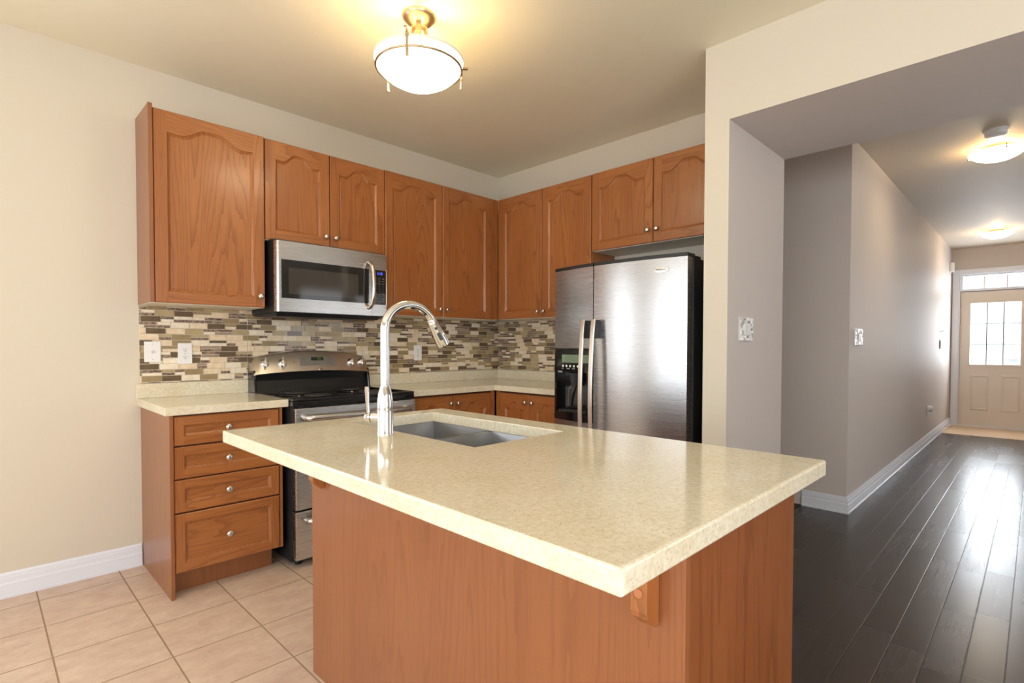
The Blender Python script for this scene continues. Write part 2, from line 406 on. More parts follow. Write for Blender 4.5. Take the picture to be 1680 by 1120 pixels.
# baseboards
BBP = [(0, .118), (.006, .118), (.009, .108), (.009, .098), (.012, .094), (.012, .072), (.016, .066), (.017, .014), (.021, .012), (.021, 0), (0, 0)]
def baseboard(name, path, side, prof=BBP):
    """sweep profile along plan path; side=+1 offsets to the left of travel"""
    n = len(path); b = MB(); vs = []; fs = []; k = len(prof)
    for i, p in enumerate(path):
        p = Vector(p)
        d0 = (p-Vector(path[i-1])).normalized() if i else None
        d1 = (Vector(path[i+1])-p).normalized() if i < n-1 else None
        d0 = d0 or d1; d1 = d1 or d0
        n0 = Vector((-d0.y, d0.x))*side; n1 = Vector((-d1.y, d1.x))*side
        mt = (n0+n1).normalized(); mt = mt/max(.3, mt.dot(n0))
        for d, z in prof: vs.append((p.x+mt.x*d, p.y+mt.y*d, z))
    for i in range(n-1):
        for j in range(k): fs.append((i*k+j, i*k+(j+1) % k, (i+1)*k+(j+1) % k, (i+1)*k+j))
    fs += [tuple(range(k)), tuple(range((n-1)*k, n*k))]
    b.add(vs, fs); return struct(b, name, WHITE)
baseboard('baseboard_left', [(-5.6, 0), (-2.70, 0)], -1)
baseboard('baseboard_hall', [(1.066, -2.24), (1.066, -2.534), (7.205, -2.534)], -1)
baseboard('baseboard_opening', [(0.0, -2.394), (-.6986, -2.394), (-.6986, -2.29)], 1) if False else None

# ------------------------------------------------------------------ front door, transom, casing
def box_ring(b, x0, x1, y0, y1, z0, z1, ya, yb, za, zb, m=0):
    b.box(x0, x1, y0, ya, z0, z1, m); b.box(x0, x1, yb, y1, z0, z1, m); b.box(x0, x1, ya, yb, z0, za, m); b.box(x0, x1, ya, yb, zb, z1, m)
# casing + jamb
b = MB(); b.box(7.205, 7.23, -2.625, -2.548, 0, 2.38); b.box(7.205, 7.23, -3.65, -3.575, 0, 2.38); b.box(7.205, 7.23, -3.575, -2.625, 2.305, 2.38)
b.box(7.21, 7.23, -2.64, -2.625, 0, 2.305); b.box(7.2905, 7.33, -2.665, -2.625, 0, 2.05); b.box(7.2905, 7.33, -3.575, -3.535, 0, 2.05); b.box(7.2905, 7.33, -3.535, -2.665, 2.015, 2.05)
struct(b, 'trim_1', WHITE, bevel=.004)
slab = MB(); sx0, sx1 = 7.25, 7.29; y0, y1 = -3.56, -2.64; g0, g1, gz0, gz1 = -3.325, -2.765, .945, 1.865
slab.box(sx0, sx1, y0, g0, .012, 2.04); slab.box(sx0, sx1, g1, y1, .012, 2.04); slab.box(sx0, sx1, g0, g1, .012, gz0); slab.box(sx0, sx1, g0, g1, gz1, 2.04)
# glazing bead
for (p0, p1, q0, q1) in ((g0-.03, g0, gz0-.03, gz1+.03), (g1, g1+.03, gz0-.03, gz1+.03), (g0, g1, gz0-.03, gz0), (g0, g1, gz1, gz1+.03)):
    slab.box(sx0-.012, sx0+.005, p0, p1, q0, q1)
dr = struct(slab, 'door_1', DOORP)
for (p0, p1) in ((-2.985, -2.775), (-3.33, -3.12)):
    q0, q1 = .25, .79
    pb = MB(); xx = sx0
    pts = [(p0, q0), (p1, q0), (p1, q1), (p0, q1)]; pin = [(p0+.02, q0+.02), (p1-.02, q0+.02), (p1-.02, q1-.02), (p0+.02, q1-.02)]; pin2 = [(p0+.035, q0+.035), (p1-.035, q0+.035), (p1-.035, q1-.035), (p0+.035, q1-.035)]
    vs = [(xx-.0005, y, z) for y, z in pts]+[(xx-.012, y, z) for y, z in pin]+[(xx-.004, y, z) for y, z in pin2]
    pb.add(vs, [(i, (i+1) % 4, 4+(i+1) % 4, 4+i) for i in range(4)]+[(4+i, 4+(i+1) % 4, 8+(i+1) % 4, 8+i) for i in range(4)]+[(8, 9, 10, 11)])
    pb.build('raised_panel', DOORP, dr)
pb = MB(); pb.box(sx0+.014, sx0+.022, g0, g1, gz0, gz1); pb.build('pane', GLASS, dr)
mg = MB()
for q in (-2.952, -3.138): mg.box(sx0+.006, sx0+.014, q-.006, q+.006, gz0, gz1)
for q in (1.25, 1.555): mg.box(sx0+.006, sx0+.014, g0, g1, q-.004, q+.004)
mg.build('glazing_grille', plain('grille_gray', lin(96, 96, 100), .4), dr)
for z in (.24, 1.03, 1.83):
    hb = MB(); hb.lathe([(.008, -.045), (.008, .045)], (7.244, -2.632, z), n=10); hb.build('hinge', NICKEL, dr)
STK = plain('sticker_gray', lin(150, 165, 172), .6); STK.node_tree.nodes['Principled BSDF'].inputs['Alpha'].default_value = .4
st = MB(); st.box(sx0+.0125, sx0+.0138, -3.295, -3.20, .985, 1.035); st.build('sticker', STK, dr)
kb = MB(); kb.lathe([(.03, 0), (.03, .006), (.012, .008), (.012, .04), (.027, .05), (.03, .062), (.02, .075)], (sx0, -3.50, 1.0), '-x', 20); kb.build('door_knob', NICKEL, dr, smooth=40)
th = MB(); th.box(7.20, 7.33, -3.57, -2.63, .001, .012); struct(th, 'trim_2', WHITE)
# transom
tw = MB(); box_ring(tw, 7.235, 7.33, D0, D1, 2.05, 2.305, D0+.05, D1-.045, 2.085, 2.275)
tf = struct(tw, 'window_1', WHITE, bevel=.003)
pb = MB(); pb.box(7.28, 7.288, D0+.05, D1-.045, 2.085, 2.275); pb.build('pane', GLASS, tf)
mm = MB()
for q in (-2.913, -3.166, -3.42): mm.box(7.27, 7.28, q-.006, q+.006, 2.085, 2.275)
mm.build('glazing_bar', plain('muntin_tan', lin(196, 160, 136), .5), tf)

# ------------------------------------------------------------------ cabinets
def cab_door(name, parent, u0, u1, z0, z1, vf, arch=.05, fr=.058, horiz=False, th=.02):
    """framed door; local coords, front faces -y"""
    b = MB(); c = .004
    # outer back + chamfered edge
    ob = [(u0, z0), (u1, z0), (u1, z1), (u0, z1)]; of = [(u0+c, z0+c), (u1-c, z0+c), (u1-c, z1-c), (u0+c, z1-c)]
    vs = [(u, vf+th, z) for u, z in ob]+[(u, vf+c, z) for u, z in ob]+[(u, vf, z) for u, z in of]
    b.add(vs, [(0,1,2,3)]+[(i, (i+1) % 4, 4+(i+1) % 4, 4+i) for i in range(4)]+[(4+i, 4+(i+1) % 4, 8+(i+1) % 4, 8+i) for i in range(4)], 0)
    U0, U1, Z0, Z1 = u0+c, u1-c, z0+c, z1-c
    l, r, bt, tp = u0+fr, u1-fr, z0+fr, z1-fr
    n = 28 if arch else 1
    def top(t, base):
        if not arch: return base
        a = abs(t); s = min(1, max(0, (a-.16)/(.66-.16))); s = s*s*(3-2*s)
        dip = -.10*arch*max(0, 1-abs(a-.74)/.10)
        return base-arch+arch*(1-s)+dip*0.8
    A = [(l+(r-l)*i/n, top(-1+2*i/n, tp)) for i in range(n+1)]
    q = lambda pts, m: b.add([(u, vf, z) for u, z in pts], [tuple(range(len(pts)))], m)
    q([(U0, Z0), (l, Z0), (l, Z1), (U0, Z1)], 0); q([(r, Z0), (U1, Z0), (U1, Z1), (r, Z1)], 0)
    q([(l, Z0), (r, Z0), (r, bt), (l, bt)], 1)
    for i in range(n): q([A[i], A[i+1], (A[i+1][0], Z1), (A[i][0], Z1)], 1)
    # inner bevel loops
    def loop(d, v):
        l2, r2_ = l+d, r-d
        pts = [(l2, bt+d), (r2_, bt+d)]+[(l2+(r2_-l2)*i/n, top(-1+2*i/n, tp)-d) for i in range(n, -1, -1)]
        return [(u, v, z) for u, z in pts]
    Ls = [loop(0, vf), loop(.003, vf+.005), loop(.014, vf+.0115), loop(.0165, vf+.0105)]
    k = len(Ls[0]); vs = sum(Ls, [])
    fs = [(j*k+i, j*k+(i+1) % k, (j+1)*k+(i+1) % k, (j+1)*k+i) for j in range(3) for i in range(k)]
    b.add(vs, fs, 0)
    b.add(Ls[-1], [tuple(range(k))], 1 if horiz else 0)
    return b.build(name, [OAK_V, OAK_H], parent, world=False)
_k = MB(); _k.lathe([(.0085, 0), (.0085, .003), (.0055, .006), (.0055, .014), (.010, .017), (.0155, .020), (.0162, .0235), (.0145, .027), (.009, .0295), (.0005, .0305)], (0,0,0), '-y', 24)
_o = _k.build('knob', NICKEL, None, world=False, smooth=50); KNOB = _o.data; bpy.data.objects.remove(_o)
def knob(parent, u, v, z):
    o = bpy.data.objects.new('knob', KNOB); COL.objects.link(o); o.parent = parent; o.location = (u, v, z); return o
def wallpos(wall, u, z): return ((u, 0, z), 0) if wall == 'L' else ((0, -u, z), -pi/2)

def upper_cabinet(wall, label, u0, u1, z0, z1, ndoor, knobz, side=None, fill=None, knob_at=None):
    uc = (u0+u1)/2; loc, rz = wallpos(wall, uc, z0)
    t = thing('wall_cabinet', label, 'cabinet', loc, rz, 'oak wall cabinets')
    w = (u1-u0)/2; h = z1-z0; V = -.294; bf = V+.021
    # carcass: box shell
    c = MB(); c.box(-w, w, -.001, bf, .002, h-.004)
    c.build('carcass', OAK_V, t, world=False)
    mb = MB(); mb.box(-w+.004, w-.004, -.004, bf-.004, -.003, .002); mb.build('bottom_panel', MELA, t, world=False)
    da, db = -w+.003, w-.003
    if side == 'left':
        s = MB(); s.box(-w-.002, -w+.017, -.001, V-.001, 0, h+.012); s.build('side_panel', VEN, t, world=False, bevel=.001); da = -w+.021
    if fill:
        f = MB()
        if fill[0] == 'right': f.box(w-fill[1], w, bf-.001, V+.010, 0.001, h-.004); db = w-fill[1]-.003
        else: f.box(-w, -w+fill[1], bf-.001, V+.010, 0.001, h-.004); da = -w+fill[1]+.003
        f.build('filler_strip', OAK_V, t, world=False)
    g = .005
    ws = (db-da-g*(ndoor-1))/ndoor
    for i in range(ndoor):
        a = da+i*(ws+g); d = cab_door('door', t, a, a+ws, .0, h-.006, V)
        kr = (i == 0) if ndoor == 2 else True
        knob(d, (a+ws-.030) if kr else (a+.030), V, knobz-z0)
    return t
upper_cabinet('L', 'single-door oak wall cabinet at the left end, left of the microwave', -2.70, -2.139, 1.424, 2.412, 1, 1.487, side='left')
upper_cabinet('L', 'short two-door oak wall cabinet directly above the microwave', -2.139, -1.347, 1.823, 2.408, 2, 1.885)
upper_cabinet('L', 'tall two-door oak wall cabinet right of the microwave, left of the room corner', -1.347, -.274, 1.421, 2.412, 2, 1.478, fill=('right', .086))
upper_cabinet('F', 'tall two-door oak wall cabinet right of the room corner, beside the refrigerator', .3, 1.252, 1.424, 2.408, 2, 1.47, fill=('left', .022))
upper_cabinet('F', 'short two-door oak wall cabinet directly above the refrigerator', 1.254, 2.265, 1.868, 2.410, 2, 1.948, fill=('right', .045))

# left base cabinet with drawers
bc = thing('drawer_cabinet', 'four-drawer oak base cabinet under the short counter left of the range', 'cabinet', (-2.43, 0, 0))
X0, X1, VF = -2.696+2.43, -2.174+2.43, -.606
c = MB(); c.box(X0+.018, X1, -.001, VF+.021, .118, .872); c.build('carcass', OAK_DARK, bc, world=False)
c = MB(); c.box(X0, X0+.016, -.001, -.612, 0, .873); c.build('side_panel', VEN, bc, world=False, bevel=.001)
c = MB(); c.box(X1-.014, X1, VF+.021, VF+.004, .118, .872); c.build('end_stile', OAK_V, bc, world=False)
c = MB(); c.box(X0+.016, X1-.028, -.50, -.515, 0, .118); c.build('toe_kick', VEN, bc, world=False)
for z0, z1 in ((.119, .400), (.407, .562), (.568, .720), (.727, .866)):
    d = cab_door('drawer', bc, X0+.019, X1-.018, z0, z1, VF, arch=0, fr=.042, horiz=True)
    knob(d, (X0+.019+X1-.018)/2-.009, VF, (z0+z1)/2+.002)
# right base cabinets
def base_cabinet(wall, label, u0, u1, fill):
    uc = (u0+u1)/2; loc, rz = wallpos(wall, uc, 0)
    t = thing('base_cabinet', label, 'cabinet', loc, rz, 'oak base cabinets at the corner counter')
    w = (u1-u0)/2; V = -.60
    c = MB(); c.box(-w, w, -.001, V+.021, .118, .872); c.build('carcass', OAK_DARK, t, world=False)
    c = MB(); c.box(-w, w, -.50, -.515, 0, .118); c.build('toe_kick', VEN, t, world=False)
    da, db = -w+.004, w-.004
    f = MB()
    if fill[0] == 'right': f.box(w-fill[1], w, V+.021, V+.006, .119, .871); db = w-fill[1]-.003
    else: f.box(-w, -w+fill[1], V+.021, V+.006, .119, .871); da = -w+fill[1]+.003
    f.build('filler_strip', OAK_V, t, world=False)
    ws = (db-da-.005)/2
    for i in range(2):
        a = da+i*(ws+.005); d = cab_door('door', t, a, a+ws, .119, .860, V)
        knob(d, a+ws-.03 if i == 0 else a+.03, V, .805)
    return t
base_cabinet('L', 'two-door oak base cabinet under the corner counter, right of the range', -1.358, -.602, ('right', .036))
base_cabinet('F', 'two-door oak base cabinet under the corner counter, left of the refrigerator', .606, 1.262, ('left', .036))

# ------------------------------------------------------------------ worktops
CT = .914; CB = .874; CF = -.6227
t = thing('countertop', 'short beige quartz counter left of the range, on the drawer cabinet', 'countertop', (-2.43, -.31, CB))
b = MB(); b.box(-2.716, -2.146, -.002, CF, CB, CT); b.build('slab', QUARTZ, t, bevel=.004, seg=3)
b = MB(); b.box(-2.716, -2.146, -.002, -.02, CT+.0002, .9935); b.build('upstand', QUARTZ, t, bevel=.002)
t = thing('countertop', 'L-shaped beige quartz counter in the corner between range and refrigerator', 'countertop', (-.31, -.31, CB))
b = MB(); b.prism([(-1.366, -.002), (-.002, -.002), (-.002, -1.272), (CF, -1.272), (CF, CF), (-1.366, CF)], CB, CT); b.build('slab', QUARTZ, t, bevel=.004, seg=3)
b = MB(); b.prism([(-1.366, -.002), (-.002, -.002), (-.002, -1.272), (-.02, -1.272), (-.02, -.02), (-1.366, -.02)], CT+.0002, .9935); b.build('upstand', QUARTZ, t, bevel=.002)
# island worktop with sink cut-out
IX0, IX1, IY0, IY1 = -2.741, -1.811, -3.124, -1.528
HX0, HX1, HY0, HY1 = -2.327, -1.928, -2.353, -1.622
t = thing('countertop', 'long beige quartz island worktop with the sink cut into it', 'countertop', ((IX0+IX1)/2, (IY0+IY1)/2, CB))
b = MB(); vs = []
for z in (CB, CT):
    vs += [(IX0, IY0, z), (IX1, IY0, z), (IX1, IY1, z), (IX0, IY1, z), (HX0, HY0, z), (HX1, HY0, z), (HX1, HY1, z), (HX0, HY1, z)]
fs = []
for k in (0, 8): fs += [(k+i, k+(i+1) % 4, k+4+(i+1) % 4, k+4+i) for i in range(4)]
fs += [(i, (i+1) % 4, 8+(i+1) % 4, 8+i) for i in range(4)]+[(4+i, 4+(i+1) % 4, 12+(i+1) % 4, 12+i) for i in range(4)]
b.add(vs, fs); b.build('slab', QUARTZ, t, bevel=.005, seg=3)

# ------------------------------------------------------------------ island base
IB = thing('kitchen_island', 'oak island base panelled on the seating side, under the long worktop', 'kitchen island', (-2.18, -2.34, 0))
bx0, bx1, by0, by1 = -2.469, -1.889, -3.075, -1.612
b = MB(); b.box(bx0, bx0+.018, by0, by1, 0, CB-.001); b.build('back_panel', VEN, IB, bevel=.0015)
b = MB(); b.box(bx0+.0185, bx1, by0+.002, by0+.020, 0, CB-.001); b.build('end_panel', VEN2, IB, bevel=.0015)
b = MB(); b.box(bx0+.0185, bx1, by1-.005, by1-.0005, 0, CB-.001); b.build('end_panel', VEN, IB, bevel=.0015)
b = MB(); b.box(bx1-.029, bx1-.0215, by0+.021, by1-.021, .1, CB-.001); b.build('face_frame', OAK_V, IB)
b = MB(); b.box(bx0+.02, bx1-.08, by0+.021, by1-.021, .1, .115); b.build('bottom_shelf', MELA, IB)
b = MB(); b.box(bx1-.09, bx1-.075, by0+.021, by1-.021, 0, .1); b.build('toe_kick', VEN, IB)
for k, (ya, yb) in enumerate(((by0+.021, -2.6), (-2.595, -2.11), (-2.105, by1-.021))):
    b = MB(); b.box(bx1-.020, bx1-.001, ya+.003, yb-.003, .12, CB-.012); dd = b.build('door', OAK_V, IB, bevel=.003)
for yc in (-3.008, -1.70):
    b = MB(); b.prism([(bx0-.0005, .705), (bx0-.012, .700), (bx0-.038, .722), (bx0-.044, .735), (bx0-.044, CB-.001), (bx0-.0005, CB-.001)], yc-.017, yc+.017, 'y')
    br = b.build('support_bracket', OAK_V, IB, bevel=.002)
    pl = MB(); pl.lathe([(.0085, -.002), (.0085, .002), (.007, .003)], (bx0-.044, yc, .768), '-x', 18)
    pl.build('screw_cap', plain('screw_cap_tan', lin(182, 118, 76), .5), br)

# ------------------------------------------------------------------ sink and faucet
sk = thing('kitchen_sink', 'undermount double-bowl stainless steel sink set in the island worktop', 'sink', ((HX0+HX1)/2, (HY0+HY1)/2, .68))
zt = CB-.001
def bowl(y0, y1):
    b = MB(); r = .012; x0, x1 = HX0-.004, HX1+.004; zb = zt-.19
    ins = [(0, zt), (.004, zb+.03), (.03, zb), ]
    vs = []
    for d, z in ins: vs += [(x0+d, y0+d, z), (x1-d, y0+d, z), (x1-d, y1-d, z), (x0+d, y1-d, z)]
    fs = [(j*4+i, j*4+(i+1) % 4, j*4+4+(i+1) % 4, j*4+4+i) for j in range(2) for i in range(4)]+[(8, 9, 10, 11)]
    b.add(vs, fs); o = b.build('bowl', SINK_STEEL, sk, solid=.0015, bevel=.012, seg=3, smooth=60)
    d = MB(); d.lathe([(.045, .003), (.045, .0), (.035, -.004), (.01, -.006)], ((x0+x1)/2, (y0+y1)/2, zb+.002), n=24); d.build('drain', CHROME, o, smooth=40)
    return o
bowl(HY0-.004, -1.995); bowl(-1.975, HY1+.004)
b = MB(); b.box(HX0-.004, HX1+.004, -1.994, -1.976, zt-.012, zt-.0015); b.build('divider', STEEL, sk, bevel=.003)

FX, FY = -2.389, -1.981
fa = thing('faucet', 'chrome pull-down gooseneck faucet standing on the island beside the sink', 'faucet', (FX, FY, CT))
b = MB(); b.lathe([(.0275, .0005), (.0275, .004), (.0265, .006), (.0262, .085), (.0255, .11), (.0225, .135), (.0175, .152), (.0165, .158)], (FX, FY, CT), n=36); b.build('body', CHROME, fa, smooth=40)
path = [(FX, FY, CT+.155+.0145*i) for i in range(14)]
R = .098; zc = CT+.155+.0145*13; 
for i in range(1, 29):
    a = pi-(pi*.86)*i/28; path.append((FX+R+R*cos(a), FY, zc+R*sin(a)*.86))
b = MB(); b.tube(path, .0150, 20); b.build('spout', CHROME, fa, smooth=60)
e = Vector(path[-1]); d = (e-Vector(path[-2])).normalized()
b = MB(); hp = [e-d*.004, e, e+d*.012, e+d*.05, e+d*.085, e+d*.10, e+d*.104]
b.tube(hp, [.0150, .0168, .0180, .0215, .0245, .0235, .018], 24); hd = b.build('spray_head', CHROME, fa, smooth=40)
side = Vector((0, -1, 0)); 
def pill(c, ax, L, w, nn, mat, name):
    b = MB(); pts = []; sd = ax.cross(nn).normalized()
    for k in range(20):
        a = 2*pi*k/20; off = ax*(L/2-w/2)*(1 if cos(a) >= 0 else -1); pts.append(off+ax*(w/2*cos(a))+sd*(w/2*sin(a)))
    vs = [c+p-nn*.004 for p in pts]+[c+p*.95+nn*.003 for p in pts]
    b.add(vs, [tuple(range(20)), tuple(range(20, 40))]+[(i, (i+1) % 20, 20+(i+1) % 20, 20+i) for i in range(20)])
    return b.build(name, mat, hd, smooth=40)
vdir = Vector((-.55, -.83, 0)); vdir = (vdir-d*vdir.dot(d)).normalized()
pill(e+d*.028+vdir*.0185, d, .011, .0109, vdir, RUBBER, 'button'); pill(e+d*.060+vdir*.0215, d, .032, .0125, vdir, RUBBER, 'button')
# handle, to the far left side of the body
hv = Vector((-.55, .835, 0)).normalized()
b = MB(); base = Vector((FX, FY, CT+.055))
b.tube([base+hv*.015, base+hv*.046], .0165, 20); vb = b.build('valve', CHROME, fa, smooth=40)
b = MB(); b.tube([base+hv*.0465, base+hv*.049], .0168, 20); b.build('seam_ring', BLACKM, fa, smooth=40)
b = MB(); b.tube([base+hv*.0492, base+hv*.066, base+hv*.070], [.0165, .0150, .011], 20)
q = base+hv*.058
b.tube([q+Vector((0,0,.008)), q+hv*.004+Vector((0,0,.045)), q+hv*.006+Vector((0,0,.098)), q+hv*.006+Vector((0,0,.100))], [.0052, .0066, .0078, .006], 14)
b.build('handle', CHROME, fa, smooth=40)

# ------------------------------------------------------------------ backsplash mosaic
def mosaic(name, label, wall, regions, v0=-.002, seed=1):
    rnd = random.Random(seed); b = MB(); b2 = MB()
    ph = .0332; g = .0013
    U0 = min(r[0] for r in regions); U1 = max(r[1] for r in regions); Zb = min(r[2] for r in regions); Zt = max(r[3] for r in regions)
    def tilebox(u0, u1, z0, z1, m):
        for (a, c, e, f) in regions:
            p0, p1, q0, q1 = max(u0, a), min(u1, c), max(z0, e), min(z1, f)
            if p1-p0 > .004 and q1-q0 > .004:
                x0, x1, y0, y1, vb, vf, cc = p0+g, p1-g, q0+g, q1-g, v0-.004, v0-.0085, .0008
                if x1-x0 < .002 or y1-y0 < .002: continue
                vs = [(x0, vb, y0), (x1, vb, y0), (x1, vb, y1), (x0, vb, y1), (x0+cc, vf, y0+cc), (x1-cc, vf, y0+cc), (x1-cc, vf, y1-cc), (x0+cc, vf, y1-cc)]
                b.add(vs, [(0,1,5,4), (1,2,6,5), (2,3,7,6), (3,0,4,7), (4,5,6,7)], m)
    n = int((Zt-Zb)/ph)+2
    for r in range(n):
        z1 = Zt-r*ph+.012; z0 = z1-ph; u = U0-rnd.random()*.09; last = 0
        while u < U1:
            if rnd.random() < .60:
                w = .094; 
                m = rnd.choices([1, 2, 3, 4, 5], [.22, .16, .22, .17, .23])[0]
                if m == last and m in (3, 5): m = rnd.choice([1, 2, 4])
                last = m
                tilebox(u, u+w, z0, z1, m); u += w
            else:
                w = rnd.choice([.05, .062, .094]); zm = (z0+z1)/2
                k = rnd.random()
                cs = rnd.choice([(6, 6), (6, 2), (1, 6), (7, 6), (5, 2), (4, 6), (6, 7), (3, 1), (2, 6)])
                tilebox(u, u+w, zm, z1, cs[0]); tilebox(u, u+w, z0, zm, cs[1]); u += w; last = 6
    for (a, c, e, f) in regions: b.box(a, c, v0, v0-.0045, e, f, 0)
    loc, rz = wallpos(wall, 0, 0)
    o = b.build(name, MOS, None, world=False); o.location = loc; o.rotation_euler = (0, 0, rz)
    return tag(o, label, 'backsplash')
mosaic('tile_backsplash', 'brown and cream strip mosaic backsplash behind the range and left counter', 'L', [(-2.70, -2.146, .9945, 1.421), (-2.146, -1.366, .9945, 1.415), (-1.366, -.012, .9945, 1.418)], seed=5)
mosaic('tile_backsplash', 'brown and cream strip mosaic backsplash left of the refrigerator, right of the corner', 'F', [(.0, 1.30, .9945, 1.421)], seed=9)

# ------------------------------------------------------------------ wall plates
def outlet(label, x, z, y=-.011):
    t = thing('wall_outlet', label, 'outlet', (x, y, z), 0, 'white duplex outlets on the backsplash')
    b = MB(); b.box(-.036, .036, 0, -.006, -.060, .060); pl = b.build('cover_plate', PLASTIC, t, world=False, bevel=.003)
    for s in (-1, 1):
        r = MB(); pts = []
        for k in range(24):
            a = 2*pi*k/24; pts.append((.0165*cos(a), max(-.0125, min(.0125, .0165*sin(a)))+s*.0205))
        r.prism(pts, -.0062, -.0075, 'y'); rc = r.build('receptacle', PLASTIC, t, world=False)
        h = MB(); h.box(-.0075, -.0050, -.0076, -.0079, s*.0205-.001, s*.0205+.0075); h.box(.0050, .0070, -.0076, -.0079, s*.0205, s*.0205+.0065); h.lathe([(.0028, 0), (.0028, .0004)], (0, -.0076, s*.0205-.007), '-y', 10)
        h.build('slot', SLOT, rc, world=False)
    h = MB(); h.lathe([(.003, 0), (.0025, .001)], (0, -.006, 0), '-y', 10); h.build('screw', NICKEL, t, world=False)
outlet('white duplex outlet on the mosaic left of the range, above the short counter', -2.484, 1.157)
outlet('white duplex outlet on the mosaic above the corner counter, behind the faucet', -.886, 1.150)
t = thing('cable_plate', 'white wall plate with a centre jack, leftmost on the mosaic', 'wall plate', (-2.640, -.011, 1.168))
b = MB(); b.box(-.039, .039, 0, -.006, -.057, .057); b.build('cover_plate', PLASTIC, t, world=False, bevel=.003)
b = MB(); b.lathe([(.0085, 0), (.0085, .003), (.005, .003), (.005, .010), (.002, .010)], (0, -.006, 0), '-y', 16); b.build('jack', NICKEL, t, world=False, smooth=30)
for z in (-.042, .042):
    b = MB(); b.lathe([(.0032, 0), (.0026, .0012)], (0, -.006, z), '-y', 12); b.build('screw', NICKEL, t, world=False)

MIR = [plain('mirror_chip_bright', (.92, .92, .93, 1), .12, .85), plain('mirror_chip_gray', (.55, .55, .56, 1), .18, .9), plain('mirror_chip_white', lin(245, 244, 240), .25)]
def glitter_switch(label, x, y, z, w=.0, seed=3, rock=1):
    rnd = random.Random(seed); t = thing('light_switch', label, 'light switch', (x, y, z), 0)
    W = .088+w
    b = MB(); b.box(-W, W, 0, -.010, -.062, .062); b.build('cover_plate', plain('plate_silver', lin(215, 213, 210), .35), t, world=False, bevel=.002)
    c = MB(); nx, nz = 8, 9
    for i in range(nx):
        for k in range(nz):
            x0 = -W+.004+(2*W-.008)*i/nx; x1 = -W+.004+(2*W-.008)*(i+1)/nx-.001; z0 = -.059+.118*k/nz; z1 = -.059+.118*(k+1)/nz-.001
            if .2 < (i+.5)/nx < .8 and .25 < (k+.5)/nz < .75: continue
            a, d = rnd.uniform(-.002, .002), rnd.uniform(-.002, .002)
            c.add([(x0, -.012+a, z0), (x1, -.012-a, z0), (x1, -.012-a+d, z1), (x0, -.012+a+d, z1), (x0, -.009, z0), (x1, -.009, z0), (x1, -.009, z1), (x0, -.009, z1)], [(0,1,2,3), (0,4,5,1), (1,5,6,2), (2,6,7,3), (3,7,4,0)], rnd.choice([0, 0, 1, 2, 2]))
    c.build('mirror_chips', MIR, t, world=False)
    for j in range(rock):
        cx = (j-(rock-1)/2)*W*.62
        b = MB(); b.prism([(-.0102, -.030), (-.0135, -.030), (-.0165, .030), (-.0102, .030)], cx-.017, cx+.017, 'x'); b.build('rocker', PLASTIC, t, world=False, bevel=.001)
glitter_switch('mirror-chip light switch plate on the grey jamb of the wide opening', -.477, -2.3942, 1.295, 0, 3, 2)
glitter_switch('mirror-chip light switch plate on the hallway wall near its corner', 1.305, -2.5342, 1.278, .03, 8, 1)

# ------------------------------------------------------------------ range
RX0, RX1 = -2.142, -1.370; RC = (RX0+RX1)/2
rg = thing('range', 'stainless and black electric coil range between the two counters', 'stove', (RC, -.33, 0))
b = MB(); b.box(RX0, RX1, -.012, -.64, .03, .872); b.build('body', SIDEBLK, rg)
for sx in (RX0+.05, RX1-.05):
    for sy in (-.06, -.60): b = MB(); b.lathe([(.018, 0), (.018, .03)], (sx, sy, 0), n=12); b.build('leveling_foot', BLACKM, rg)
# cooktop: tray with raised rim
b = MB(); b.box(RX0-.001, RX1+.001, -.06, -.668, .873, .902)
for (p0, p1, q0, q1) in ((RX0-.001, RX0+.02, -.06, -.668), (RX1-.02, RX1+.001, -.06, -.668), (RX0+.02, RX1-.02, -.648, -.668)):
    b.box(p0, p1, q0, q1, .902, .917)
ct = b.build('cooktop', BLACK, rg, bevel=.006, seg=3)
for (cx, cy, r) in ((RX0+.205, -.215, .098), (RX0+.215, -.49, .078), (RX1-.2, -.215, .078), (RX1-.195, -.49, .098)):
    b = MB(); b.lathe([(r+.018, .0022), (r+.016, .006), (r+.006, .006), (r*.7, .0025), (.02, .002)], (cx, cy, .9015), n=40); dp = b.build('drip_pan', BLACK, rg, smooth=40)
    turns = 4.2; n = 150; pth = []
    for i in range(n):
        f = i/(n-1); a = f*turns*2*pi; rr = .018+(r-.018)*f; pth.append((cx+rr*cos(a), cy+rr*sin(a), .915))
    b = MB(); b.tube(pth, .0048, 8); b.build('coil', COIL, rg, smooth=60)
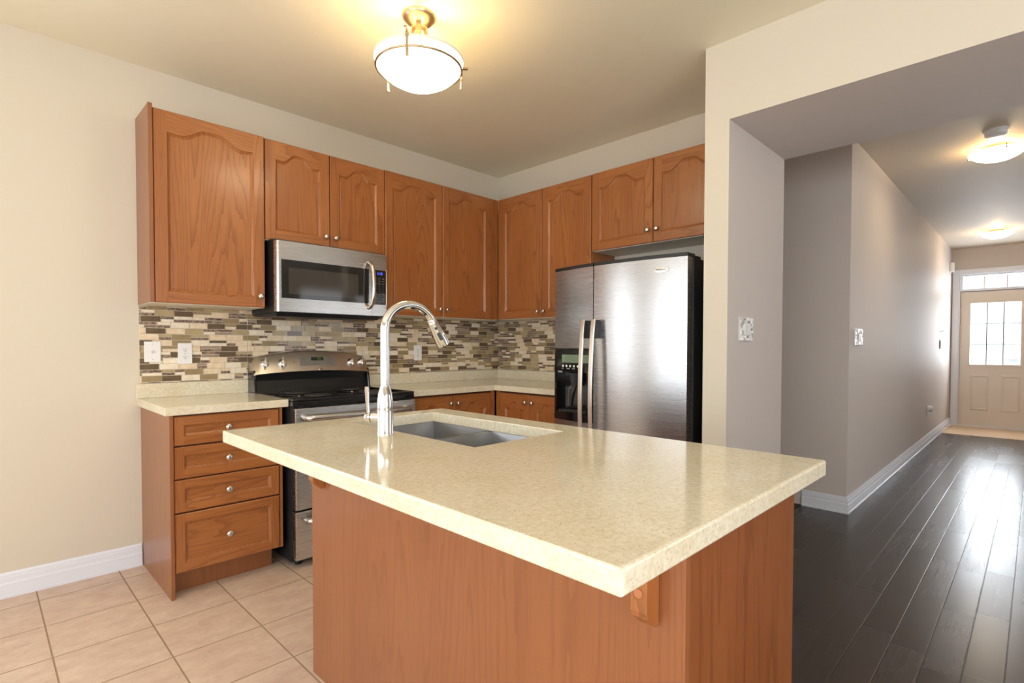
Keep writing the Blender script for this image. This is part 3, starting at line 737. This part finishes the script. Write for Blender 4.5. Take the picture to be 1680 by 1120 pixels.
# backguard: black cove + stainless curved console
def arc_z(x, ze, zm): 
    k = (x-RC)/((RX1-RX0)/2); return zm-(zm-ze)*k*k
b = MB(); prof = [(-.012, .90), (-.10, .90), (-.088, .935), (-.074, .985), (-.082, 1.03), (-.012, 1.03)]
b.prism(prof, RX0+.012, RX1-.012, 'x'); b.build('backguard_cove', plain('cove_black', (.009, .009, .01, 1), .3), rg, bevel=.004)
for sx in (RX0+.004, RX1-.004):
    b = MB(); b.prism([(-.012, .90), (-.125, .90), (-.112, 1.0), (-.10, 1.05), (-.012, 1.05)], sx-.008, sx+.008, 'x'); b.build('backguard_cheek', BLACK, rg, bevel=.004)
b = MB(); n = 24; vs = []; fs = []
prof = [(-.014, 0), (-.098, 0), (-.110, .05), (-.106, .12), (-.060, .97), (-.050, 1.0), (-.014, 1.0)]
for i in range(n+1):
    x = RX0-.002+(RX1-RX0+.004)*i/n; k = abs((x-RC)/((RX1-RX0)/2+.002)); zt_ = arc_z(x, 1.128, 1.172); zb_ = 1.018+.016*(1-k*k)
    if k > .93: zt_ -= .03*((k-.93)/.07)**2
    bow = .012*(1-k*k)
    for (y, h) in prof: vs.append((x, y-bow*(1 if y < -.02 else 0), zb_+(zt_-zb_)*h))
m_ = len(prof)
for i in range(n):
    for j in range(m_): fs.append((i*m_+j, i*m_+(j+1) % m_, (i+1)*m_+(j+1) % m_, (i+1)*m_+j))
fs += [tuple(range(m_)), tuple(range(n*m_, n*m_+m_))]
b.add(vs, fs); con = b.build('console', DARK_STEEL, rg, smooth=45, bevel=.003)
def con_y(z, x=RC):
    k = (x-RC)/((RX1-RX0)/2); zt_ = arc_z(x, 1.128, 1.172); zb_ = 1.018+.016*(1-k*k); h = (z-zb_)/(zt_-zb_)
    return -.106+(.046)*(h-.12)/.85-.012*(1-k*k)
TILT = math.atan2(.046*1/.85, .14)
def con_place(b, name, mats, x, z, parent, lift=.0, **k):
    """mesh made around origin facing -y, laid on the tilted console"""
    o = b.build(name, mats, parent, world=False, **k)
    p = Vector((x, con_y(z, x)-lift, z)); q = parent
    while q: p -= q.location; q = q.parent
    o.location = p; o.rotation_euler = (-TILT, 0, 0); return o
for x in (-2.072, -1.968, -1.497, -1.418):
    b = MB(); b.lathe([(.027, -.002), (.027, .003), (.022, .005), (.021, .016), (.018, .019), (.0, .0195)], (0,0,0), '-y', 28)
    b.prism([(-.006, -.028), (.006, -.028), (.004, .034), (-.004, .034)], -.016, -.032, 'y')
    con_place(b, 'knob', CHROME, x, 1.092, con, smooth=35, bevel=.002)
b = MB(); pts = [(-.127, -.026), (-.122, -.031), (.121, -.031), (.127, -.026), (.114, .028), (.108, .031), (-.124, .031), (-.128, .028)]
b.prism(pts, .002, -.0022, 'y'); cp = con_place(b, 'control_panel', plain('control_silver', lin(150, 146, 140), .35, .5), -1.733, 1.102, con)
b = MB(); b.box(-.050, .034, -.0023, -.003, .004, .027); b.build('clock_window', GLASSBLK, cp, world=False)
lettering('clock_digits', '7:1', .019, (.006, -.0032, .0155), (pi/2, 0, 0), GREEN, cp)
for k, (x, z, tx) in enumerate(((-.1, .015, 'BAKE'), (-.1, -.003, 'BROIL'), (-.1, -.02, 'SELF CLEAN'), (-.03, -.006, '1 2 3 4 5'), (-.03, -.02, '6 7 8 9 0'), (.072, .015, 'TIMER'), (.072, -.003, 'CLOCK'), (.076, -.02, 'START  OFF'))):
    lettering('key_print', tx, .0075, (x, -.0024, z), (pi/2, 0, 0), GRAYPRINT, cp)
b = MB(); b.lathe([(.012, -.001), (.012, .002), (.0105, .003), (0, .0032)], (0,0,0), '-y', 24); em = con_place(b, 'badge', CHROME, -1.728, 1.052, con, smooth=30)
lettering('badge_letters', 'GE', .010, (0, -.0035, 0), (pi/2, 0, 0), GRAYPRINT, em)
b = MB(); b.lathe([(.004, -.001), (.004, .0015)], (0,0,0), '-y', 12); con_place(b, 'indicator_light', plain('indicator_red', lin(150, 60, 40), .3), -1.895, 1.097, con)
# oven door, drawer
b = MB(); b.box(RX0+.004, RX1-.004, -.641, -.685, .318, .866); od = b.build('oven_door', STEEL, rg, bevel=.004)
b = MB(); b.box(RX0+.16, RX1-.16, -.6845, -.687, .43, .70); b.build('window', GLASSBLK, od, bevel=.002)
def towel_bar(z, parent, x0, x1):
    b = MB(); y = -.735
    pts = [(x0, -.684, z), (x0, -.715, z), (x0+.012, -.73, z), (x0+.03, y, z), (RC, y-.004, z), (x1-.03, y, z), (x1-.012, -.73, z), (x1, -.715, z), (x1, -.684, z)]
    b.tube(pts, [.013, .013, .0135, .013, .012, .013, .0135, .013, .013], 14, flat=1.25); b.build('handle', SATIN if False else STEEL, parent, smooth=60)
towel_bar(.815, od, RX0+.055, RX1-.06)
b = MB(); b.box(RX0+.004, RX1-.004, -.641, -.682, .045, .308); dw = b.build('drawer', STEEL, rg, bevel=.004)
towel_bar(.258, dw, RX0+.06, RX1-.06)

# ------------------------------------------------------------------ microwave
MX0, MX1, MZ0, MZ1 = -2.118, -1.392, 1.400, 1.806
MC = (MX0+MX1)/2
mw = thing('microwave', 'stainless over-the-range microwave with curved handle, under the short wall cabinet', 'microwave', (MC, -.2, 1.38))
b = MB(); b.box(MX0, MX1, -.010, -.355, 1.395, 1.819); b.build('case', BLACKM, mw)
b = MB(); b.prism([(-.012, 1.394), (-.39, 1.394), (-.37, 1.374), (-.06, 1.380), (-.012, 1.386)], MX0+.004, MX1-.06, 'x'); b.build('vent_base', BLACKM, mw, bevel=.002)
sp = -1.513
def rounded_front(name, x0, x1, mat, rl, rr):
    b = MB(); P = [(x0, -.356)]
    if rl: P += [(x0, -.385), (x0+.004, -.395), (x0+.012, -.401)]
    else: P += [(x0, -.402)]
    for i in range(1, 8): 
        x = x0+(x1-x0)*i/8; P.append((x, -.402))
    if rr: P += [(x1-.022, -.401), (x1-.010, -.397), (x1-.003, -.387), (x1, -.37)]
    else: P += [(x1, -.402)]
    P += [(x1, -.356)]
    b.prism(P, MZ0, MZ1, 'z'); return b.build(name, mat, mw, smooth=35)
md = rounded_front('door', MX0, sp-.001, STEEL, True, False)
mp = rounded_front('control_side', sp+.001, MX1, STEEL, False, True)
b = MB(); b.box(MX0+.026, -1.535, -.4015, -.4045, 1.478, 1.700); dwn = b.build('window', GLASSBLK, md, bevel=.004)
b = MB(); b.box(-2.052, -1.612, -.4046, -.4056, 1.503, 1.655); b.build('viewing_screen', MESHGLASS, dwn)
b = MB(); hx = -1.537
pts = [(hx, -.403, 1.742), (hx+.002, -.422, 1.738), (hx+.004, -.445, 1.715), (hx+.006, -.456, 1.66), (hx+.007, -.459, 1.595), (hx+.006, -.456, 1.53), (hx+.004, -.445, 1.475), (hx+.002, -.422, 1.452), (hx, -.403, 1.448)]
b.tube(pts, .0135, 14, flat=.75); b.build('handle', SATIN, md, smooth=60)
b = MB(); b.box(sp+.006, -1.409, -.4015, -.4045, 1.474, 1.700); kp = b.build('keypad', GLASSBLK, mp, bevel=.004)
b = MB(); b.box(-1.411, -1.405, -.4015, -.4065, 1.470, 1.704); b.build('keypad_trim', SATIN, mp, bevel=.001)
base = Vector((0, 0, 0)); q_ = kp
while q_: base += q_.location; q_ = q_.parent
lettering('clock_digits', '1:10', .024, Vector((-1.458, -.4047, 1.676))-base, (pi/2, 0, 0), BLUE, kp)
rows = [('POP', 'POT', 'VEG'), ('RHT', 'DEF', 'SEN'), ('TIM', 'COOK', 'AUT'), ('1', '2', '3'), ('4', '5', '6'), ('7', '8', '9'), ('PWR', '0', 'CLK'), ('', '', ''), ('STOP', '', 'START'), ('VENT', 'LAMP', 'ADD')]
for i, rw in enumerate(rows):
    for k, tx in enumerate(rw):
        if tx: lettering('key_print', tx, .0085, Vector((-1.488+.028*k, -.4047, 1.643-.0165*i))-base, (pi/2, 0, 0), KEYTXT, kp)

# ------------------------------------------------------------------ refrigerator (local: u along wall, front -y)
fr = thing('refrigerator', 'tall stainless side-by-side refrigerator with black sides beside the opening', 'refrigerator', (0, -1.755, 0), -pi/2)
HW = .448; VE = -.742
def fv(u): return VE-.048*(1-(u/HW)**2)
b = MB(); b.box(-HW+.006, HW-.002, -.03, -.668, .035, 1.672); b.build('cabinet_body', SIDEBLK, fr, world=False, bevel=.006)
for sx in (-.38, .38):
    for sy in (-.1, -.6): b = MB(); b.lathe([(.02, 0), (.02, .036)], (sx, sy, 0), n=12); b.build('foot', BLACKM, fr, world=False)
b = MB(); b.box(-HW+.02, HW-.02, -.669, -.70, .04, .115); b.build('base_grille', BLACKM, fr, world=False)
def curved(b, u0, u1, z0, z1, back, off=0.0, n=14, m=0):
    P = [(u0+(u1-u0)*i/n, fv(u0+(u1-u0)*i/n)-off) for i in range(n+1)]
    b.prism(P+[(u1, back), (u0, back)], z0, z1, 'z', m)
us = -.1165
DZ0, DZ1, DT = .745, 1.192, 1.672
b = MB(); curved(b, -HW, us-.003, DZ1, DT, -.690); curved(b, -HW, us-.003, .125, DZ0, -.690); b.box(-HW+.002, us-.005, -.690, -.700, DZ0, DZ1)
fz = b.build('freezer_door', FRIDGE_STEEL, fr, world=False, smooth=30)
b = MB(); curved(b, us+.003, HW, .125, DT, -.690, n=24); rd = b.build('refrigerator_door', FRIDGE_STEEL, fr, world=False, smooth=30)
b = MB(); curved(b, -HW, us-.003, DT+.0005, 1.692, -.66, .002); b.build('door_cap', BLACKM, fz, world=False, bevel=.002)
b = MB(); curved(b, us+.003, HW, DT+.0005, 1.692, -.66, .002); b.build('door_cap', BLACKM, rd, world=False, bevel=.002)
for (a, c) in ((-HW+.004, us-.006), (us+.006, HW-.004)):
    b = MB(); b.box(a, c, -.6695, -.6895, .125, 1.672); b.build('door_gasket', RUBBER, fr, world=False)
for u in (-HW+.05, HW-.05):
    b = MB(); b.box(u-.035, u+.035, -.56, -.705, 1.6725, 1.690); b.build('hinge_cover', BLACKM, fr, world=False, bevel=.004)
# dispenser
b = MB(); ra, rb_, rz0, rz1 = -.428, -.165, .80, 1.045
curved(b, -HW+.001, us-.004, rz1, DZ1-.001, -.7005, .003, 14, 0); curved(b, -HW+.001, us-.004, DZ0+.001, rz0, -.7005, .003, 14, 0)
curved(b, -HW+.001, ra, rz0, rz1, -.7005, .003, 3, 0); curved(b, rb_, us-.004, rz0, rz1, -.7005, .003, 3, 0)
dsp = b.build('dispenser', BLACK, fz, world=False, smooth=30)
b = MB(); b.box(ra-.004, rb_+.004, -.7005, -.705, rz0-.003, rz1+.003); b.build('recess_back', BLACK, dsp, world=False)
b = MB(); b.tube([(-.285, -.752, 1.042), (-.285, -.748, 1.0), (-.29, -.742, .96)], [.035, .028, .018], 16); b.build('chute', plain('chute_gray', (.045, .05, .058, 1), .2), dsp, world=False, smooth=50)
b = MB(); b.bar([(-.305, -.740, .975), (-.335, -.735, .94), (-.35, -.728, .88), (-.352, -.722, .83)], (1, .0, .3), .014, .004); b.build('paddle', CHROME, dsp, world=False)
b = MB(); b.box(ra+.03, rb_-.02, -.72, -.765, rz0-.004, rz0+.012); b.build('drip_tray', BLACKM, dsp, world=False)
b = MB(); curved(b, -.372, -.15, 1.103, 1.152, fv(-.3)+.003, .0042, 8); b.build('display', LCD, dsp, world=False)
for i in range(6):
    u = -.365+.0325*i; b = MB(); b.lathe([(.0075, 0), (.0065, .003), (0, .0035)], (u, fv(u)-.003, 1.082), '-y', 14); b.build('button', PLASTIC, dsp, world=False, smooth=40)
for tx, u, z, s in (('ICE', -.367, 1.066, .009), ('WATER', -.318, 1.066, .009), ('LIGHT', -.27, 1.066, .009), ('LOCK', -.222, 1.062, .010), ('FILTER', -.392, 1.045, .014)):
    lettering('key_print', tx, s, (u, fv(u)-.0045, z), (pi/2, 0, math.atan(.096*u/HW**2)), PLASTIC, dsp)
# handles
def fr_handle(parent, u, sgn):
    b = MB(); n = 22; P = []; y0 = fv(u)
    for i in range(n+1):
        f = i/n; z = 1.36-(1.36-.46)*f; bow = .052+.030*sin(pi*f)**.8
        P.append((u+.000, y0-bow, z))
    b.bar(P, (1, 0, 0), .026, .012); h = b.build('handle', SATIN, parent, world=False, bevel=.003, smooth=40)
    for z0, z1 in ((1.25, 1.355), (.465, .56)):
        m = MB(); m.box(u-.010, u+.012, y0-.058, y0+.003, z0, z1); m.build('handle_mount', BLACKM if z0 > 1 else SATIN, h, world=False, bevel=.003)
fr_handle(fz, us-.036, 1); fr_handle(rd, us+.040, -1)
# oval badge
u0 = .31; b = MB(); vs = []; n = 32
for off, k in ((0.0, 1.0), (.003, .96), (.0035, .75)):
    for i in range(n):
        a = 2*pi*i/n; u = u0+.043*k*cos(a); vs.append((u, fv(u)-off, 1.612+.0155*k*sin(a)))
b.add(vs, [(j*n+i, j*n+(i+1) % n, (j+1)*n+(i+1) % n, (j+1)*n+i) for j in range(2) for i in range(n)]+[tuple(range(2*n, 3*n))])
bd = b.build('badge', plain('badge_silver', lin(225, 222, 215), .25, .7), rd, world=False, smooth=40)
lettering('badge_letters', 'Whirlpool', .0135, (u0, fv(u0)-.0045, 1.611), (pi/2, 0, math.atan(.096*u0/HW**2)), GRAYPRINT, bd)

# ------------------------------------------------------------------ lamps
LX, LY = -1.875, -1.445
lp = thing('ceiling_lamp', 'semi-flush ceiling lamp with opal bowl and bronze-nickel arms over the island', 'lamp', (LX, LY, H-.36))
b = MB(); b.lathe([(.078, 0), (.078, -.006), (.070, -.018), (.050, -.034), (.022, -.044), (.0, -.046)], (LX, LY, H), n=40); b.build('canopy', BRONZE, lp, smooth=50)
tc_ = Vector((-1.45, -2.06, 0)).normalized(); sd_ = Vector((tc_.y, -tc_.x, 0))
def polar(a): return tc_*cos(a)+sd_*sin(a)
A0 = radians(-14)
if polar(A0).dot(r2) > 0: A0 = -A0
zr = 2.477
for k in range(3):
    d = polar(A0*.2+2*pi/3*k); b = MB()
    p0 = Vector((LX, LY, 0))+d*.030; p1 = Vector((LX, LY, 0))+d*.062
    b.bar([p0+Vector((0,0,H-.035)), p0*.6+p1*.4+Vector((0,0,H-.10)), p1+Vector((0,0,H-.235))], d.cross(Vector((0,0,1))), .026, .008); b.build('stem', BRONZE, lp)
b = MB(); b.lathe([(.001, 2.396), (.06, 2.400), (.11, 2.415), (.15, 2.438), (.178, 2.462), (.19, 2.482), (.202, 2.510), (.204, 2.522), (.198, 2.522), (.186, 2.486), (.172, 2.468), (.146, 2.446), (.10, 2.423), (.05, 2.409), (.001, 2.405)], (LX, LY, 0), n=64, cap=False)
b.m = [0 if i < 6*64 or i >= 14*64 else 1 for i in range(len(b.m))]
bw = b.build('glass_bowl', [OPAL, plain('opal_inner', lin(250, 240, 220), .5)], lp, smooth=50)
b = MB(); rp_ = [(LX+.1935*cos(2*pi*i/64), LY+.1935*sin(2*pi*i/64), zr) for i in range(65)]; b.tube(rp_, .0058, 10, cap=False); rgn = b.build('ring', BRONZE, lp, smooth=60)
for k in range(3):
    d = polar(A0+2*pi/3*k); c = Vector((LX, LY, 0)); w = d.cross(Vector((0,0,1)))
    b = MB(); b.bar([c+d*.209+Vector((0,0,zr+.056)), c+d*.207+Vector((0,0,zr+.02)), c+d*.205+Vector((0,0,zr-.035)), c+d*.2035+Vector((0,0,zr-.050))], w, .0135, .006)
    b.bar([c+d*.202+Vector((0,0,zr+.050)), c+d*.238+Vector((0,0,zr+.056))], w, .014, .009)
    b.bar([c+d*.191+Vector((0,0,zr)), c+d*.206+Vector((0,0,zr-.004))], w, .006, .006)
    b.build('arm', BRONZE, lp, bevel=.001)
l = bpy.data.lights.new('bulb', 'POINT'); l.energy = 7; l.color = (1, .72, .38); l.shadow_soft_size = .04
o = bpy.data.objects.new('bulb', l); COL.objects.link(o); o.parent = lp; o.location = (0, 0, 2.455-(H-.36))

OPALI = plain('opal_inner_hall', lin(250, 240, 220), .5)
def hall_lamp(label, x, y):
    t = thing('flush_ceiling_lamp', label, 'lamp', (x, y, HH-.11), 0, 'flush hallway ceiling lamps')
    b = MB(); b.lathe([(.07, 0), (.07, -.020), (.06, -.025)], (x, y, HH), n=40); b.build('pan', NICKEL, t, smooth=40)
    b = MB(); b.lathe([(.165, -.042), (.167, -.046), (.160, -.052), (.13, -.075), (.09, -.094), (.045, -.104), (.001, -.107), (.001, -.102), (.045, -.099), (.088, -.089), (.127, -.070), (.157, -.048), (.162, -.042), (.165, -.042)], (x, y, HH), n=48, cap=False); b.m = [0 if i < 6*48 else 1 for i in range(len(b.m))]
    g = b.build('glass_bowl', [OPALH, OPALI], t, smooth=50)
    for k in range(3):
        a = radians(200+120*k); b = MB(); b.lathe([(.004, .012), (.004, -.012), (.008, -.014), (.008, -.022), (.001, -.025)], (x+.168*cos(a), y+.168*sin(a), HH-.040), n=12); b.build('clip', BRONZE, t, smooth=40)
    l = bpy.data.lights.new('bulb', 'POINT'); l.energy = 9; l.color = (1, .66, .30); l.shadow_soft_size = .03
    o = bpy.data.objects.new('bulb', l); COL.objects.link(o); o.parent = t; o.location = (0, 0, .11-.046)
hall_lamp('opal flush ceiling lamp in the hallway, nearer one below the smoke detector', 2.03, -3.26)
hall_lamp('opal flush ceiling lamp at the far end of the hallway before the front door', 5.83, -3.10)
t = thing('smoke_detector', 'round white smoke detector on the hallway ceiling beside the nearer lamp', 'smoke detector', (1.62, -3.27, HH-.05))
b = MB(); b.lathe([(.07, 0), (.07, -.010), (.062, -.014), (.060, -.038), (.045, -.047), (.001, -.048)], (1.62, -3.27, HH), n=36); b.build('housing', PLASTIC, t, smooth=40)
b = MB(); b.lathe([(.010, 0), (.009, -.004)], (1.645, -3.25, HH-.044), n=12); b.build('test_button', plain('button_gray', lin(170, 168, 165), .4), t)

# ------------------------------------------------------------------ hallway small things
t = thing('motion_sensor', 'small white box sensor high on the hallway wall next to the front door', 'sensor', (6.95, -2.5345, 2.40))
b = MB(); b.prism([(-.045, 0), (.045, 0), (.045, -.03), (.02, -.055), (-.02, -.055), (-.045, -.03)], -.07, .07, 'z'); b.build('housing', PLASTIC, t, world=False, bevel=.008)
t = thing('control_plate', 'narrow gray control plate on the far hallway wall near the front door', 'wall plate', (5.98, -2.5345, 1.24))
b = MB(); b.box(-.045, .045, 0, -.014, -.06, .06); b.build('housing', plain('plate_gray', lin(176, 160, 150), .45), t, world=False, bevel=.003)
b = MB(); b.box(-.012, .012, -.014, -.018, -.03, .03); b.build('rocker', PLASTIC, t, world=False)
t = thing('wall_hook', 'tiny dark metal hook on the hallway wall above the control plate', 'hook', (5.95, -2.5345, 1.42))
b = MB(); b.tube([(0, 0, 0), (0, -.02, -.004), (.0, -.035, .004), (0, -.04, .016)], .004, 8); b.build('hook', NICKEL, t, world=False)
t = thing('plug_in_device', 'white plug-in device in the low hallway outlet', 'plug-in', (4.95, -2.5345, .42))
b = MB(); b.box(-.036, .036, 0, -.005, -.058, .058); b.build('cover_plate', PLASTIC, t, world=False, bevel=.002)
b = MB(); b.lathe([(.034, .005), (.038, .02), (.034, .042), (.02, .052), (.001, .054)], (.0, 0, .02), '-y', 24); b.build('device', PLASTIC, t, world=False, smooth=50)
t = thing('door_stop', 'small metal door stop on the hallway baseboard near the front door', 'door stop', (6.45, -2.558, .06))
b = MB(); b.tube([(0, 0, 0), (0, -.06, 0)], .005, 10); b.tube([(0, -.06, 0), (0, -.07, 0)], .009, 10); b.build('spring', NICKEL, t, world=False)
t = thing('floor_register', 'black metal floor vent at the end of the hallway baseboard behind the island', 'vent', (.93, -2.10, .0))
b = MB(); b.box(-.12, .12, -.13, .15, .0005, .006); b.build('grille', BLACKM, t, world=False)
